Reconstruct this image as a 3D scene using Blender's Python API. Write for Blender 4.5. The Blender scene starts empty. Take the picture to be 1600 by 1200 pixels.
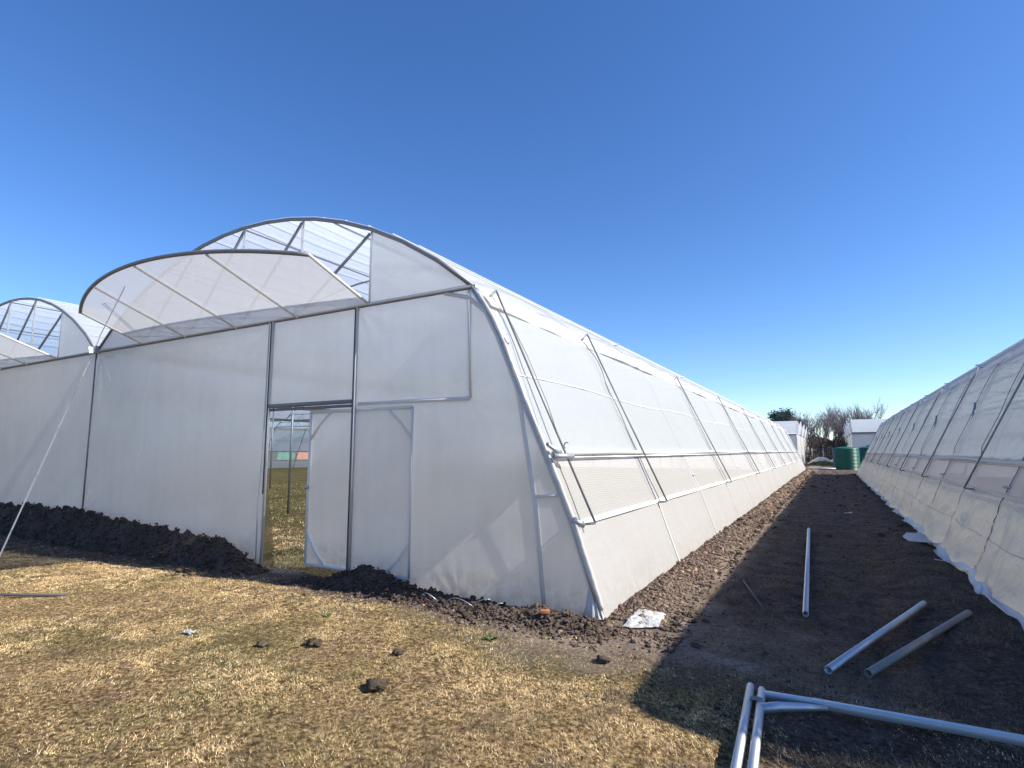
import bpy, math, random
import numpy as np
from mathutils import Vector

# ------------------------------------------------------------------ camera, sky, sun, exposure
scene = bpy.context.scene
col = scene.collection
CAM_H = 1.6
cam_d = bpy.data.cameras.new('camera')
cam_d.sensor_width = 36.0
cam_d.lens = 36.0 * 870.0 / 1600.0
cam_d.clip_start = 0.05
cam_d.clip_end = 3000
cam = bpy.data.objects.new('camera', cam_d)
cam.location = (0, 0, CAM_H)
cam.rotation_euler = (math.radians(90 + 6.88), 0, math.radians(29.71))
col.objects.link(cam)
scene.camera = cam

SUN_DIR = Vector((1.235, 0.235, 1.0)).normalized()      # towards the sun
SUN_EL = math.asin(SUN_DIR.z)
SUN_AZ = math.atan2(SUN_DIR.x, SUN_DIR.y)              # from +Y towards +X
world = bpy.data.worlds.new('World')
scene.world = world
world.use_nodes = True
wn = world.node_tree
for n in list(wn.nodes): wn.nodes.remove(n)
sky = wn.nodes.new('ShaderNodeTexSky'); sky.sky_type = 'NISHITA'
sky.sun_disc = False
sky.sun_elevation = SUN_EL
sky.sun_rotation = SUN_AZ
sky.altitude = 1500
sky.air_density = 1.0
sky.dust_density = 0.8
sky.ozone_density = 3.0
bg = wn.nodes.new('ShaderNodeBackground'); bg.inputs[1].default_value = 0.12
wo = wn.nodes.new('ShaderNodeOutputWorld')
hs = wn.nodes.new('ShaderNodeHueSaturation'); hs.inputs['Hue'].default_value = .508; hs.inputs['Saturation'].default_value = 1.22; hs.inputs['Value'].default_value = 1.04
wn.links.new(sky.outputs[0], hs.inputs['Color']); wn.links.new(hs.outputs[0], bg.inputs[0]); wn.links.new(bg.outputs[0], wo.inputs[0])

sun_d = bpy.data.lights.new('sun', 'SUN')
sun_d.energy = 4.6
sun_d.angle = math.radians(0.5)
sun_d.color = (1.0, 0.95, 0.87)
sun = bpy.data.objects.new('sun', sun_d)
sun.rotation_euler = (-SUN_DIR).to_track_quat('-Z', 'Y').to_euler()
sun.location = (30, 0, 30)
col.objects.link(sun)

scene.view_settings.view_transform = 'Standard'
scene.view_settings.look = 'None'
scene.view_settings.exposure = 0.80
scene.view_settings.gamma = 1.0
scene.render.engine = 'CYCLES'
scene.cycles.max_bounces = 14
scene.cycles.diffuse_bounces = 7
scene.cycles.transmission_bounces = 8
scene.cycles.transparent_max_bounces = 24
scene.cycles.sample_clamp_indirect = 4.0
scene.cycles.use_denoising = True

# ------------------------------------------------------------------ helpers
def vhash(ix, iy, s):
    h = (ix.astype(np.int64) * 374761393 + iy.astype(np.int64) * 668265263 + s * 1442695041) & 0xffffffff
    h = ((h ^ (h >> 13)) * 1274126177) & 0xffffffff
    h = h ^ (h >> 16)
    return (h & 0xffff) / 65535.0

def vnoise(x, y, s=0):
    x = np.asarray(x, float); y = np.asarray(y, float)
    ix = np.floor(x); iy = np.floor(y); fx = x - ix; fy = y - iy
    fx = fx * fx * (3 - 2 * fx); fy = fy * fy * (3 - 2 * fy)
    a = vhash(ix, iy, s); b = vhash(ix + 1, iy, s); c = vhash(ix, iy + 1, s); d = vhash(ix + 1, iy + 1, s)
    return (a * (1 - fx) + b * fx) * (1 - fy) + (c * (1 - fx) + d * fx) * fy * 1.0

def fbm(x, y, s=0, o=4):
    t = 0; a = 0.5
    for k in range(o):
        t = t + a * (vnoise(x, y, s + k) - 0.5); x = x * 2.03 + 7.1; y = y * 2.03 - 3.7; a *= 0.5
    return t

def sst(a, b, x):
    t = np.clip((np.asarray(x, float) - a) / (b - a), 0, 1)
    return t * t * (3 - 2 * t)

class MB:
    """collects shapes; build() links them as ONE mesh object"""
    def __init__(s): s.v = []; s.f = []; s.uv = []
    def tube(s, pts, r, n=8, cap=True):
        pts = [Vector(p) for p in pts]
        rr = r if isinstance(r, (list, tuple)) else [r] * len(pts)
        b0 = len(s.v); ref = None
        for i, p in enumerate(pts):
            d = (pts[min(i + 1, len(pts) - 1)] - pts[max(i - 1, 0)])
            if d.length < 1e-9: d = Vector((0, 0, 1))
            d.normalize()
            if ref is None:
                ref = Vector((0, 0, 1)) if abs(d.z) < 0.9 else Vector((1, 0, 0))
            a = d.cross(ref).normalized(); b = a.cross(d).normalized(); ref = b
            for k in range(n):
                t = 2 * math.pi * (k + .5) / n
                s.v.append(p + (a * math.cos(t) + b * math.sin(t)) * rr[i])
        for i in range(len(pts) - 1):
            for k in range(n):
                k2 = (k + 1) % n
                s.f.append((b0 + i * n + k, b0 + i * n + k2, b0 + (i + 1) * n + k2, b0 + (i + 1) * n + k))
        if cap:
            s.f.append(tuple(b0 + k for k in range(n))[::-1])
            m = b0 + (len(pts) - 1) * n
            s.f.append(tuple(m + k for k in range(n)))
    def hollow(s, p0, p1, r, t, n=20):
        p0 = Vector(p0); p1 = Vector(p1); d = (p1 - p0).normalized()
        ref = Vector((0, 0, 1)) if abs(d.z) < 0.9 else Vector((1, 0, 0))
        a = d.cross(ref).normalized(); b = a.cross(d).normalized(); b0 = len(s.v)
        for p, q in ((p0, r), (p1, r), (p1, r - t), (p0, r - t)):
            for k in range(n):
                an = 2 * math.pi * k / n
                s.v.append(p + (a * math.cos(an) + b * math.sin(an)) * q)
        for j in range(4):
            j2 = (j + 1) % 4
            for k in range(n):
                k2 = (k + 1) % n
                s.f.append((b0 + j * n + k, b0 + j * n + k2, b0 + j2 * n + k2, b0 + j2 * n + k))
    def box(s, c, h, rz=0.0):
        c = Vector(c); b0 = len(s.v); cs, sn = math.cos(rz), math.sin(rz)
        for z in (-1, 1):
            for y in (-1, 1):
                for x in (-1, 1):
                    dx, dy = x * h[0], y * h[1]
                    s.v.append(Vector((c.x + dx * cs - dy * sn, c.y + dx * sn + dy * cs, c.z + z * h[2])))
        for q in ((0, 2, 3, 1), (4, 5, 7, 6), (0, 1, 5, 4), (2, 6, 7, 3), (0, 4, 6, 2), (1, 3, 7, 5)):
            s.f.append(tuple(b0 + k for k in q))
    def bar(s, p0, p1, w, h, up=(0, 0, 1)):
        """rectangular section bar"""
        p0 = Vector(p0); p1 = Vector(p1); d = (p1 - p0).normalized()
        a = d.cross(Vector(up)).normalized(); b = a.cross(d).normalized(); b0 = len(s.v)
        for p in (p0, p1):
            for x, y in ((-1, -1), (1, -1), (1, 1), (-1, 1)):
                s.v.append(p + a * (x * w / 2) + b * (y * h / 2))
        for q in ((0, 1, 2, 3), (7, 6, 5, 4), (0, 4, 5, 1), (1, 5, 6, 2), (2, 6, 7, 3), (3, 7, 4, 0)):
            s.f.append(tuple(b0 + k for k in q))
    def build(s, name, mat, parent=None, smooth=True, org=None, bevel=0):
        if org is None: org = parent_world(parent)
        o = np.array(org)
        V = np.array([tuple(p) for p in s.v]) - o
        me = bpy.data.meshes.new(name)
        me.from_pydata(V.tolist(), [], s.f)
        me.materials.append(mat)
        if smooth: me.polygons.foreach_set('use_smooth', [len(p.vertices) <= 4 for p in me.polygons])
        ob = bpy.data.objects.new(name, me); col.objects.link(ob)
        if parent: ob.parent = parent
        else: ob.location = org
        if bevel:
            m = ob.modifiers.new('bevel', 'BEVEL'); m.width = bevel; m.segments = 2
        return ob

_wl = {}
def parent_world(p):
    """world position of an object whose ancestors are unrotated"""
    t = Vector((0, 0, 0))
    while p is not None:
        t = t + p.location; p = p.parent
    return t

def sheet(name, P, mat, parent=None, UV=None, smooth=True, org=None, mask=None, thick=0):
    """P: array (n,m,3) of points -> one sheet mesh with UVs in metres"""
    n, m = P.shape[:2]
    if org is None: org = parent_world(parent)
    V = P.reshape(-1, 3) - np.array(org)
    i = np.arange(n - 1)[:, None] * m + np.arange(m - 1)[None, :]
    F = np.stack([i, i + 1, i + m + 1, i + m], -1).reshape(-1, 4)
    if mask is not None: F = F[mask.reshape(-1)]
    me = np_mesh(name, V, F, mat)
    if smooth: me.polygons.foreach_set('use_smooth', np.ones(len(F), bool))
    if UV is not None:
        l = me.uv_layers.new(name='UVMap')
        l.data.foreach_set('uv', UV.reshape(-1, 2)[F.reshape(-1)].astype(np.float32).ravel())
    ob = bpy.data.objects.new(name, me); col.objects.link(ob)
    if parent: ob.parent = parent
    else: ob.location = org
    if thick:
        md = ob.modifiers.new('thickness', 'SOLIDIFY'); md.thickness = thick; md.offset = 0
    return ob

def np_mesh(name, V, F, mat=None):
    me = bpy.data.meshes.new(name)
    k = F.shape[1]
    me.vertices.add(len(V)); me.vertices.foreach_set('co', np.asarray(V, np.float32).ravel())
    me.loops.add(F.size); me.loops.foreach_set('vertex_index', F.astype(np.int32).ravel())
    me.polygons.add(len(F)); me.polygons.foreach_set('loop_start', np.arange(0, F.size, k, dtype=np.int32))
    me.update(calc_edges=True)
    if mat: me.materials.append(mat)
    return me

def set_col(me, name, C):
    a = me.color_attributes.new(name=name, type='FLOAT_COLOR', domain='POINT')
    C4 = np.ones((len(C), 4), np.float32); C4[:, :C.shape[1]] = C
    a.data.foreach_set('color', C4.ravel())

def link_mesh(name, me, loc=(0, 0, 0), parent=None):
    ob = bpy.data.objects.new(name, me); col.objects.link(ob); ob.location = loc
    if parent: ob.parent = parent
    return ob

def empty(name, loc, label=None, cat=None, group=None):
    o = bpy.data.objects.new(name, None); col.objects.link(o); o.location = loc
    o.empty_display_size = 0.3
    return tag(o, label, cat, group)

def tag(o, label=None, cat=None, group=None, kind=None):
    if label: o['label'] = label
    if cat: o['category'] = cat
    if group: o['group'] = group
    if kind: o['kind'] = kind
    return o

# ------------------------------------------------------------------ materials
class NT:
    def __init__(s, name):
        s.m = bpy.data.materials.new(name); s.m.use_nodes = True; s.t = s.m.node_tree
        for n in list(s.t.nodes): s.t.nodes.remove(n)
        s.out = s.t.nodes.new('ShaderNodeOutputMaterial')
    def n(s, typ, **kw):
        nd = s.t.nodes.new(typ)
        for k, v in kw.items():
            if k.startswith('i_'):
                key = k[2:]; key = int(key) if key.isdigit() else key.replace('_', ' ')
                nd.inputs[key].default_value = v
            else: setattr(nd, k, v)
        return nd
    def l(s, a, b): s.t.links.new(a, b)
    def noise(s, vec, scale, detail=4, rough=.55, dist=0):
        nd = s.n('ShaderNodeTexNoise'); nd.inputs['Scale'].default_value = scale
        nd.inputs['Detail'].default_value = detail; nd.inputs['Roughness'].default_value = rough
        nd.inputs['Distortion'].default_value = dist
        if vec: s.l(vec, nd.inputs['Vector'])
        return nd.outputs['Fac']
    def ramp(s, fac, stops):
        r = s.n('ShaderNodeValToRGB'); e = r.color_ramp.elements
        while len(e) < len(stops): e.new(0.5)
        for k, (p, c) in enumerate(stops):
            e[k].position = p; e[k].color = (*c, 1) if len(c) == 3 else c
        s.l(fac, r.inputs[0]); return r.outputs[0]
    def mapping(s, vec, scale=(1, 1, 1), rot=(0, 0, 0)):
        m = s.n('ShaderNodeMapping'); m.inputs['Scale'].default_value = scale; m.inputs['Rotation'].default_value = rot
        s.l(vec, m.inputs['Vector']); return m.outputs[0]
    def mix(s, fac, a, b, mode='MIX'):
        m = s.n('ShaderNodeMix', data_type='RGBA', blend_type=mode)
        for sock, v in ((m.inputs[0], fac), (m.inputs[6], a), (m.inputs[7], b)):
            if hasattr(v, 'is_linked') or hasattr(v, 'links'): s.l(v, sock)
            else: sock.default_value = v if not isinstance(v, tuple) or len(v) == 4 else (*v, 1)
        return m.outputs[2]
    def math(s, op, a, b=0.0, clamp=False):
        m = s.n('ShaderNodeMath', operation=op); m.use_clamp = clamp
        for sock, v in ((m.inputs[0], a), (m.inputs[1], b)):
            if hasattr(v, 'links'): s.l(v, sock)
            else: sock.default_value = v
        return m.outputs[0]
    def bump(s, h, strength, dist, prev=None):
        b = s.n('ShaderNodeBump'); b.inputs['Strength'].default_value = strength; b.inputs['Distance'].default_value = dist
        s.l(h, b.inputs['Height'])
        if prev: s.l(prev, b.inputs['Normal'])
        return b.outputs[0]

def film(name, colr, trans, clear, gloss=.06, rough=.35, folds=0.0, wrinkle=0.3, tint=None, blur=0.0, dirt=0.25, dust=(0.42, .34, .26), splash=0.0):
    """woven / polythene cover: reflects, passes diffuse light, and lets a little straight through"""
    t = NT(name); uv = t.n('ShaderNodeUVMap').outputs[0]
    w1 = t.noise(t.mapping(uv, (1, 1.3, 1)), 1.1, 5, .6, .4)
    w2 = t.noise(t.mapping(uv, (5.5, .45, 1)), 1.5, 4, .6, .6)
    nrm = t.bump(w1, wrinkle, .08)
    if folds: nrm = t.bump(w2, folds, .05, nrm)
    d = t.noise(uv, .9, 6, .65, .2); d2 = t.noise(t.mapping(uv, (3, .25, 1)), 2.0, 4, .6)
    dm = t.math('MULTIPLY', t.math('SUBTRACT', t.math('ADD', d, t.math('MULTIPLY', d2, .5)), .62, True), dirt * 2.2, True)
    if splash:      # mud thrown up along the foot of the sheet
        sp = t.n('ShaderNodeSeparateXYZ'); t.l(uv, sp.inputs[0])
        low = t.math('MULTIPLY', t.math('SUBTRACT', .42, sp.outputs[1]), 2.2, True)
        spn = t.math('MULTIPLY', t.math('SUBTRACT', t.noise(uv, 7, 7, .75), .42, True), 4.0, True)
        dm = t.math('ADD', dm, t.math('MULTIPLY', t.math('MULTIPLY', low, spn), splash), True)
    c = t.mix(dm, (*colr, 1), (*dust, 1))
    dif = t.n('ShaderNodeBsdfDiffuse'); t.l(c, dif.inputs[0]); t.l(nrm, dif.inputs['Normal'])
    tr = t.n('ShaderNodeBsdfTranslucent'); t.l(c, tr.inputs[0]); t.l(nrm, tr.inputs['Normal'])
    m1 = t.n('ShaderNodeMixShader'); m1.inputs[0].default_value = trans
    t.l(dif.outputs[0], m1.inputs[1]); t.l(tr.outputs[0], m1.inputs[2])
    cur = m1.outputs[0]
    if blur:
        rf = t.n('ShaderNodeBsdfRefraction'); rf.inputs['IOR'].default_value = 1.12
        rf.inputs['Roughness'].default_value = .33; rf.inputs['Color'].default_value = (.9, .92, .95, 1)
        m = t.n('ShaderNodeMixShader'); m.inputs[0].default_value = blur
        t.l(cur, m.inputs[1]); t.l(rf.outputs[0], m.inputs[2]); cur = m.outputs[0]
    if clear:
        tp = t.n('ShaderNodeBsdfTransparent'); tp.inputs[0].default_value = (*(tint or (.93, .95, .97)), 1)
        m = t.n('ShaderNodeMixShader'); m.inputs[0].default_value = clear
        t.l(cur, m.inputs[1]); t.l(tp.outputs[0], m.inputs[2]); cur = m.outputs[0]
    if gloss:
        g = t.n('ShaderNodeBsdfGlossy'); g.inputs['Roughness'].default_value = rough
        t.l(nrm, g.inputs['Normal'])
        m = t.n('ShaderNodeMixShader'); m.inputs[0].default_value = gloss
        t.l(cur, m.inputs[1]); t.l(g.outputs[0], m.inputs[2]); cur = m.outputs[0]
    t.l(cur, t.out.inputs[0]); return t.m

def metal(name, c=(.42, .44, .47), rough=.45, met=.75, var=.25):
    t = NT(name); geo = t.n('ShaderNodeNewGeometry').outputs['Position']
    n1 = t.noise(geo, 9, 5, .6); n2 = t.noise(geo, 55, 3, .5)
    cc = t.mix(t.math('MULTIPLY', n1, var * 2, True), (*c, 1), tuple(x * .55 for x in c) + (1,))
    p = t.n('ShaderNodeBsdfPrincipled'); t.l(cc, p.inputs['Base Color']); p.inputs['Metallic'].default_value = met
    t.l(t.math('ADD', t.math('MULTIPLY', n2, .3), rough - .15), p.inputs['Roughness'])
    t.l(p.outputs[0], t.out.inputs[0]); return t.m

def plain(name, c, rough=.7, var=.3, scale=8, bump=0.0):
    t = NT(name); geo = t.n('ShaderNodeNewGeometry').outputs['Position']
    n1 = t.noise(geo, scale, 6, .6)
    cc = t.mix(t.math('MULTIPLY', n1, var * 2, True), (*c, 1), tuple(x * .5 for x in c) + (1,))
    p = t.n('ShaderNodeBsdfPrincipled'); t.l(cc, p.inputs['Base Color']); p.inputs['Roughness'].default_value = rough
    if bump: t.l(t.bump(t.noise(geo, scale * 3, 5), 1.0, bump), p.inputs['Normal'])
    t.l(p.outputs[0], t.out.inputs[0]); return t.m

def net_mat(name, colr, clear):
    t = NT(name); uv = t.n('ShaderNodeUVMap').outputs[0]
    w = t.n('ShaderNodeTexWave', wave_type='BANDS', bands_direction='Y'); w.inputs['Scale'].default_value = 13
    w.inputs['Distortion'].default_value = 5.5; w.inputs['Detail'].default_value = 2.5; w.inputs['Detail Scale'].default_value = .35
    t.l(uv, w.inputs['Vector'])
    big = t.noise(uv, .8, 4, .5)
    h = t.math('MULTIPLY', w.outputs['Fac'], .6)
    nrm = t.bump(h, .25, .02, t.bump(big, .3, .08))
    c = t.mix(t.math('MULTIPLY', w.outputs['Fac'], .25), (*colr, 1), tuple(x * .72 for x in colr) + (1,))
    dif = t.n('ShaderNodeBsdfDiffuse'); t.l(c, dif.inputs[0]); t.l(nrm, dif.inputs['Normal'])
    tr = t.n('ShaderNodeBsdfTranslucent'); t.l(c, tr.inputs[0])
    tp = t.n('ShaderNodeBsdfTransparent')
    m = t.n('ShaderNodeMixShader'); m.inputs[0].default_value = .3; t.l(dif.outputs[0], m.inputs[1]); t.l(tr.outputs[0], m.inputs[2])
    m2 = t.n('ShaderNodeMixShader'); m2.inputs[0].default_value = clear
    t.l(m.outputs[0], m2.inputs[1]); t.l(tp.outputs[0], m2.inputs[2]); t.l(m2.outputs[0], t.out.inputs[0])
    return t.m

def ground_mat():
    t = NT('ground'); geo = t.n('ShaderNodeNewGeometry').outputs['Position']
    at = t.n('ShaderNodeAttribute', attribute_name='Zone').outputs['Color']
    sep = t.n('ShaderNodeSeparateColor'); t.l(at, sep.inputs[0])
    soil, green, pale = sep.outputs[0], sep.outputs[1], sep.outputs[2]  # green also carries the sunlit soil mask
    big = t.noise(geo, .55, 5, .6, .3); mid = t.noise(geo, 3.2, 6, .65, .4); fine = t.noise(geo, 28, 8, .75)
    vfine = t.noise(t.mapping(geo, (1, 2.2, 1), (0, 0, .5)), 75, 4, .7)
    straw = t.ramp(fine, [(.38, (.05, .032, .016)), (.48, (.20, .13, .06)), (.57, (.55, .38, .185)), (.68, (.92, .70, .40))])
    grn = t.ramp(fine, [(.32, (.035, .035, .012)), (.5, (.12, .115, .04)), (.7, (.29, .27, .12))])
    brn = t.ramp(fine, [(.34, (.045, .03, .02)), (.5, (.20, .135, .075)), (.7, (.48, .34, .20))])
    lawn = t.mix(t.math('MULTIPLY', t.math('SUBTRACT', mid, .46, True), 5.5, True), straw, brn)
    gm = t.math('ADD', t.math('MULTIPLY', t.math('SUBTRACT', big, .47, True), 5, True), green, True)
    lawn = t.mix(t.math('MULTIPLY', gm, .75), lawn, grn)
    so = t.ramp(t.math('ADD', t.math('MULTIPLY', fine, .65), t.math('MULTIPLY', mid, .35)),
                [(.36, (.030, .022, .017)), (.48, (.10, .074, .060)), (.58, (.20, .155, .128)), (.74, (.42, .345, .29))])
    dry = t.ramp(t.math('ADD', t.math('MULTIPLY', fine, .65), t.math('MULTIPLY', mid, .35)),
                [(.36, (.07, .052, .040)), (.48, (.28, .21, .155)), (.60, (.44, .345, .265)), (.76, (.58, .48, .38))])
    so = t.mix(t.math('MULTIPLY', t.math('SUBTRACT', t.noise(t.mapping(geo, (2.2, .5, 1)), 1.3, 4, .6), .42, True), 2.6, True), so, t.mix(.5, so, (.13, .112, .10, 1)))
    so = t.mix(green, so, dry)  # dry soil tone, lightened to paint sunlight on the strip and corner
    lo = t.math('ADD', soil, t.math('MULTIPLY', t.math('SUBTRACT', mid, .5), .35))
    k = t.math('MULTIPLY', t.math('SUBTRACT', lo, .28), 2.3, True)
    c = t.mix(k, lawn, so)
    pk = t.math('MULTIPLY', pale, t.math('MULTIPLY', t.math('SUBTRACT', fine, .42, True), 6, True), True)
    c = t.mix(pk, c, (.42, .38, .33, 1))
    n0 = t.bump(mid, .6, .05); n1 = t.bump(fine, 1.0, .06, n0); n2 = t.bump(vfine, .5, .008, n1)
    p = t.n('ShaderNodeBsdfPrincipled'); t.l(c, p.inputs['Base Color']); p.inputs['Roughness'].default_value = .95
    p.inputs['Specular IOR Level'].default_value = .05
    t.l(n2, p.inputs['Normal']); t.l(p.outputs[0], t.out.inputs[0]); return t.m

def vcol_mat(name, rough=.9, trans=.0):
    t = NT(name); at = t.n('ShaderNodeAttribute', attribute_name='Tone').outputs['Color']
    d = t.n('ShaderNodeBsdfDiffuse'); t.l(at, d.inputs[0]); cur = d.outputs[0]
    if trans:
        tr = t.n('ShaderNodeBsdfTranslucent'); t.l(at, tr.inputs[0])
        m = t.n('ShaderNodeMixShader'); m.inputs[0].default_value = trans
        t.l(cur, m.inputs[1]); t.l(tr.outputs[0], m.inputs[2]); cur = m.outputs[0]
    t.l(cur, t.out.inputs[0]); return t.m

def clod_mat():
    t = NT('soil clods'); at = t.n('ShaderNodeAttribute', attribute_name='Tone').outputs['Color']
    geo = t.n('ShaderNodeNewGeometry').outputs['Position']
    n = t.noise(geo, 45, 6, .7)
    c = t.mix(t.math('MULTIPLY', n, 1.1, True), at, (.03, .022, .018, 1))
    p = t.n('ShaderNodeBsdfPrincipled'); t.l(c, p.inputs['Base Color']); p.inputs['Roughness'].default_value = .97
    p.inputs['Specular IOR Level'].default_value = .1
    t.l(t.bump(n, .9, .012), p.inputs['Normal']); t.l(p.outputs[0], t.out.inputs[0]); return t.m

M = {
 'end': film('gable film', (.92, .90, .86), .54, .0, gloss=.03, rough=.4, wrinkle=.22, blur=.22, dirt=.22, splash=.8),
 'side': film('curtain film', (.66, .69, .685), .54, .06, gloss=.03, rough=.5, folds=.45, wrinkle=.6, dirt=.05),
 'skirt': film('skirt film', (.60, .578, .545), .44, .02, gloss=.03, wrinkle=.45, dirt=.16, splash=.5),
 'loose': film('loose skirt film', (.66, .63, .55), .45, .03, gloss=.08, rough=.35, wrinkle=1.0, folds=.2, dirt=.22),
 'clear': film('clear sheet', (.78, .84, .90), .35, .30, gloss=.18, rough=.2, wrinkle=.9, dirt=.2),
 'roof': film('roof film', (.82, .86, .88), .60, .24, gloss=.08, rough=.25, wrinkle=.4, folds=.2, dirt=.03),
 'flap': film('flap film', (.70, .725, .76), .40, .15, gloss=.05, wrinkle=.15, dirt=.05),
 'net': net_mat('insect net', (.80, .775, .735), .46),
 'net2': net_mat('shaded net', (.62, .60, .57), .20),
 'tape': plain('white film tape', (.86, .85, .82), .6, .06),  # hem and seam white, also used for the painted ridge highlights
 'wrap': film('wrap film', (.72, .70, .67), .34, .02, gloss=.05, wrinkle=1.0, folds=.5, dirt=.15),
 'cover': plain('film over tube', (.72, .70, .67), .5, .1),
 'jamb': plain('dull zinc', (.56, .56, .56), .5, .2),
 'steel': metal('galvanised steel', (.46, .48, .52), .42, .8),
 'dark': metal('dark steel', (.24, .25, .27), .55, .5),  # dark grey tubes and rods, one even tone
 'bright': metal('new galvanised steel', (.55, .57, .60), .45, .75, .12),
 'dull': metal('weathered steel', (.34, .32, .29), .65, .5, .35),
 'rope': plain('rope', (.10, .10, .10), .8),
 'strap': plain('white strap', (.82, .82, .80), .5, .1),
 'soil': clod_mat(),
 'grass': vcol_mat('dry grass', trans=.3),
 'leaf': vcol_mat('leaves', trans=.2),
 'bark': plain('bark', (.20, .17, .18), .9, .4, 6),
 'bag': film('white plastic', (.68, .67, .63), .25, .0, gloss=.12, wrinkle=.9, dirt=.15),
 'tank': plain('green plastic', (.012, .12, .075), .38, .2, 1.2),
 'ground': ground_mat(),
}
rng = np.random.default_rng(7)
random.seed(7)

# ------------------------------------------------------------------ the ground
def ground_h(x, y):
    x = np.asarray(x, float); y = np.asarray(y, float)
    h = fbm(x * .35, y * .35, 3, 3) * .05 + fbm(x * 2.2, y * 2.2, 11, 4) * .035
    near = sst(70, 40, np.hypot(x, y))
    soil = zone(x, y)[0]
    h = h * near + soil * near * (fbm(x * 6, y * 4, 21, 4) * .06 - .01)
    # low soil banks against the skirts of both long greenhouses
    bank = np.exp(-((x + 1.78) / .22) ** 2) * sst(5.1, 5.6, y) * sst(54, 52, y)
    h = h + bank * (.07 + .05 * fbm(x * 3, y * 2, 31, 3))
    bank2 = np.exp(-((x - 1.02) / .34) ** 2) * sst(4.2, 6.5, y) * sst(46, 44, y)
    h = h + bank2 * (.10 + .10 * fbm(x * 2, y * 1.5, 41, 3))
    h = h + sst(-24, -38, x) * .22 * sst(50, 45, y) * sst(8, 12, y)
    return h

def zone(x, y):
    x = np.asarray(x, float); y = np.asarray(y, float)
    n = fbm(x * 1.3, y * 1.3, 51, 4) * .9
    inhouse = (x < -2.0) & (y > 5.24) & (y < 53) & (x > -39.8)
    aisle = sst(-2.25, -1.6, x + n * .6) * sst(3.9, 5.0, y + n * .9)
    near = sst(-1.35, -.35, x + n * .7 - (4.4 - y) * .25) * sst(1.4, 3.2, y) * .78
    front = sst(-2.2, -3.2, x) * sst(4.25, 4.85, y + n * .7 + np.clip((-x - 7) * .16, 0, 1.0)) * (1 - sst(5.24, 5.4, y)) * .85
    corner = sst(1.9, .5, np.hypot((x + 1.9) * .6, (y - 4.9) * 1.3) + n) * .75
    s = np.maximum.reduce([aisle, near, front, corner])
    s = np.where(inhouse, .12 + n * .4, s)
    s = np.where(y > 54, .75 * sst(-14, -3, x) * sst(90, 70, y) + .15, s)
    s = np.where((x > 1.6) & (y < 54) & (y > 4), .5, s)
    sunlit_dry = np.maximum(sst(-1.0, -1.35, x + n * .3) * sst(-2.4, -2.0, x) * sst(4.9, 5.3, y), corner * 1.3)  # strip and corner where sunlight is put into the soil colour
    g = np.where(inhouse, .30 + n * 1.2, sunlit_dry)
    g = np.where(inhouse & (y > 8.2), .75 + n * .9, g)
    pale = sst(.55, .15, np.hypot((x + 6.5) * .9, (y - 5.18) * 2.6) + n * .5)
    pale = np.maximum(pale, .75 * sst(.16, .0, np.abs(y - 4.75 + (x + .5) * .35 + n * .6)) * sst(-1.3, -.9, x) * sst(1.5, .8, x))
    return np.clip(s, 0, 1), np.clip(g, 0, 1), np.clip(pale, 0, 1)

def axis(segs):
    out = [segs[0][0]]
    for a, b, st in segs:
        n = max(1, int(round((b - a) / st)))
        out += list(np.linspace(a, b, n + 1)[1:])
    return np.array(out)

gx = axis([(-900, -100, 80), (-100, -42, 3), (-42, -18, .6), (-18, -9, .12), (-9, 2.2, .045), (2.2, 8, .4), (8, 60, 4), (60, 900, 80)])
gy = axis([(-200, 0, 10), (0, 2, .2), (2, 7, .045), (7, 14, .08), (14, 30, .16), (30, 60, .4), (60, 130, 3), (130, 1500, 60)])
GX, GY = np.meshgrid(gx, gy)
GZ = ground_h(GX, GY)
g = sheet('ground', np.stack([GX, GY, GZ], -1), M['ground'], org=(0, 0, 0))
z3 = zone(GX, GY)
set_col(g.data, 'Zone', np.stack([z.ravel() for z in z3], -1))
tag(g, kind='structure')

# ------------------------------------------------------------------ clods, heaps
def ico():
    p = (1 + 5 ** .5) / 2
    v = np.array([(-1, p, 0), (1, p, 0), (-1, -p, 0), (1, -p, 0), (0, -1, p), (0, 1, p), (0, -1, -p), (0, 1, -p), (p, 0, -1), (p, 0, 1), (-p, 0, -1), (-p, 0, 1)], float)
    f = [(0, 11, 5), (0, 5, 1), (0, 1, 7), (0, 7, 10), (0, 10, 11), (1, 5, 9), (5, 11, 4), (11, 10, 2), (10, 7, 6), (7, 1, 8), (3, 9, 4), (3, 4, 2), (3, 2, 6), (3, 6, 8), (3, 8, 9), (4, 9, 5), (2, 4, 11), (6, 2, 10), (8, 6, 7), (9, 8, 1)]
    v /= np.linalg.norm(v, axis=1)[:, None]; v = list(map(tuple, v)); F = []; c = {}
    def mid(a, b):
        k = (min(a, b), max(a, b))
        if k not in c:
            q = np.array(v[a]) + np.array(v[b]); q /= np.linalg.norm(q); v.append(tuple(q)); c[k] = len(v) - 1
        return c[k]
    for a, b, d in f:
        x, y, z = mid(a, b), mid(b, d), mid(d, a)
        F += [(a, x, z), (b, y, x), (d, z, y), (x, y, z)]
    return np.array(v), np.array(F)
ICOV, ICOF = ico()
SHAPES = []
for k in range(10):
    r = 1 + rng.normal(0, .28, len(ICOV)); s = rng.uniform(.65, 1.25, 3); s[2] *= .8
    SHAPES.append(ICOV * r[:, None] * s)

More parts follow.
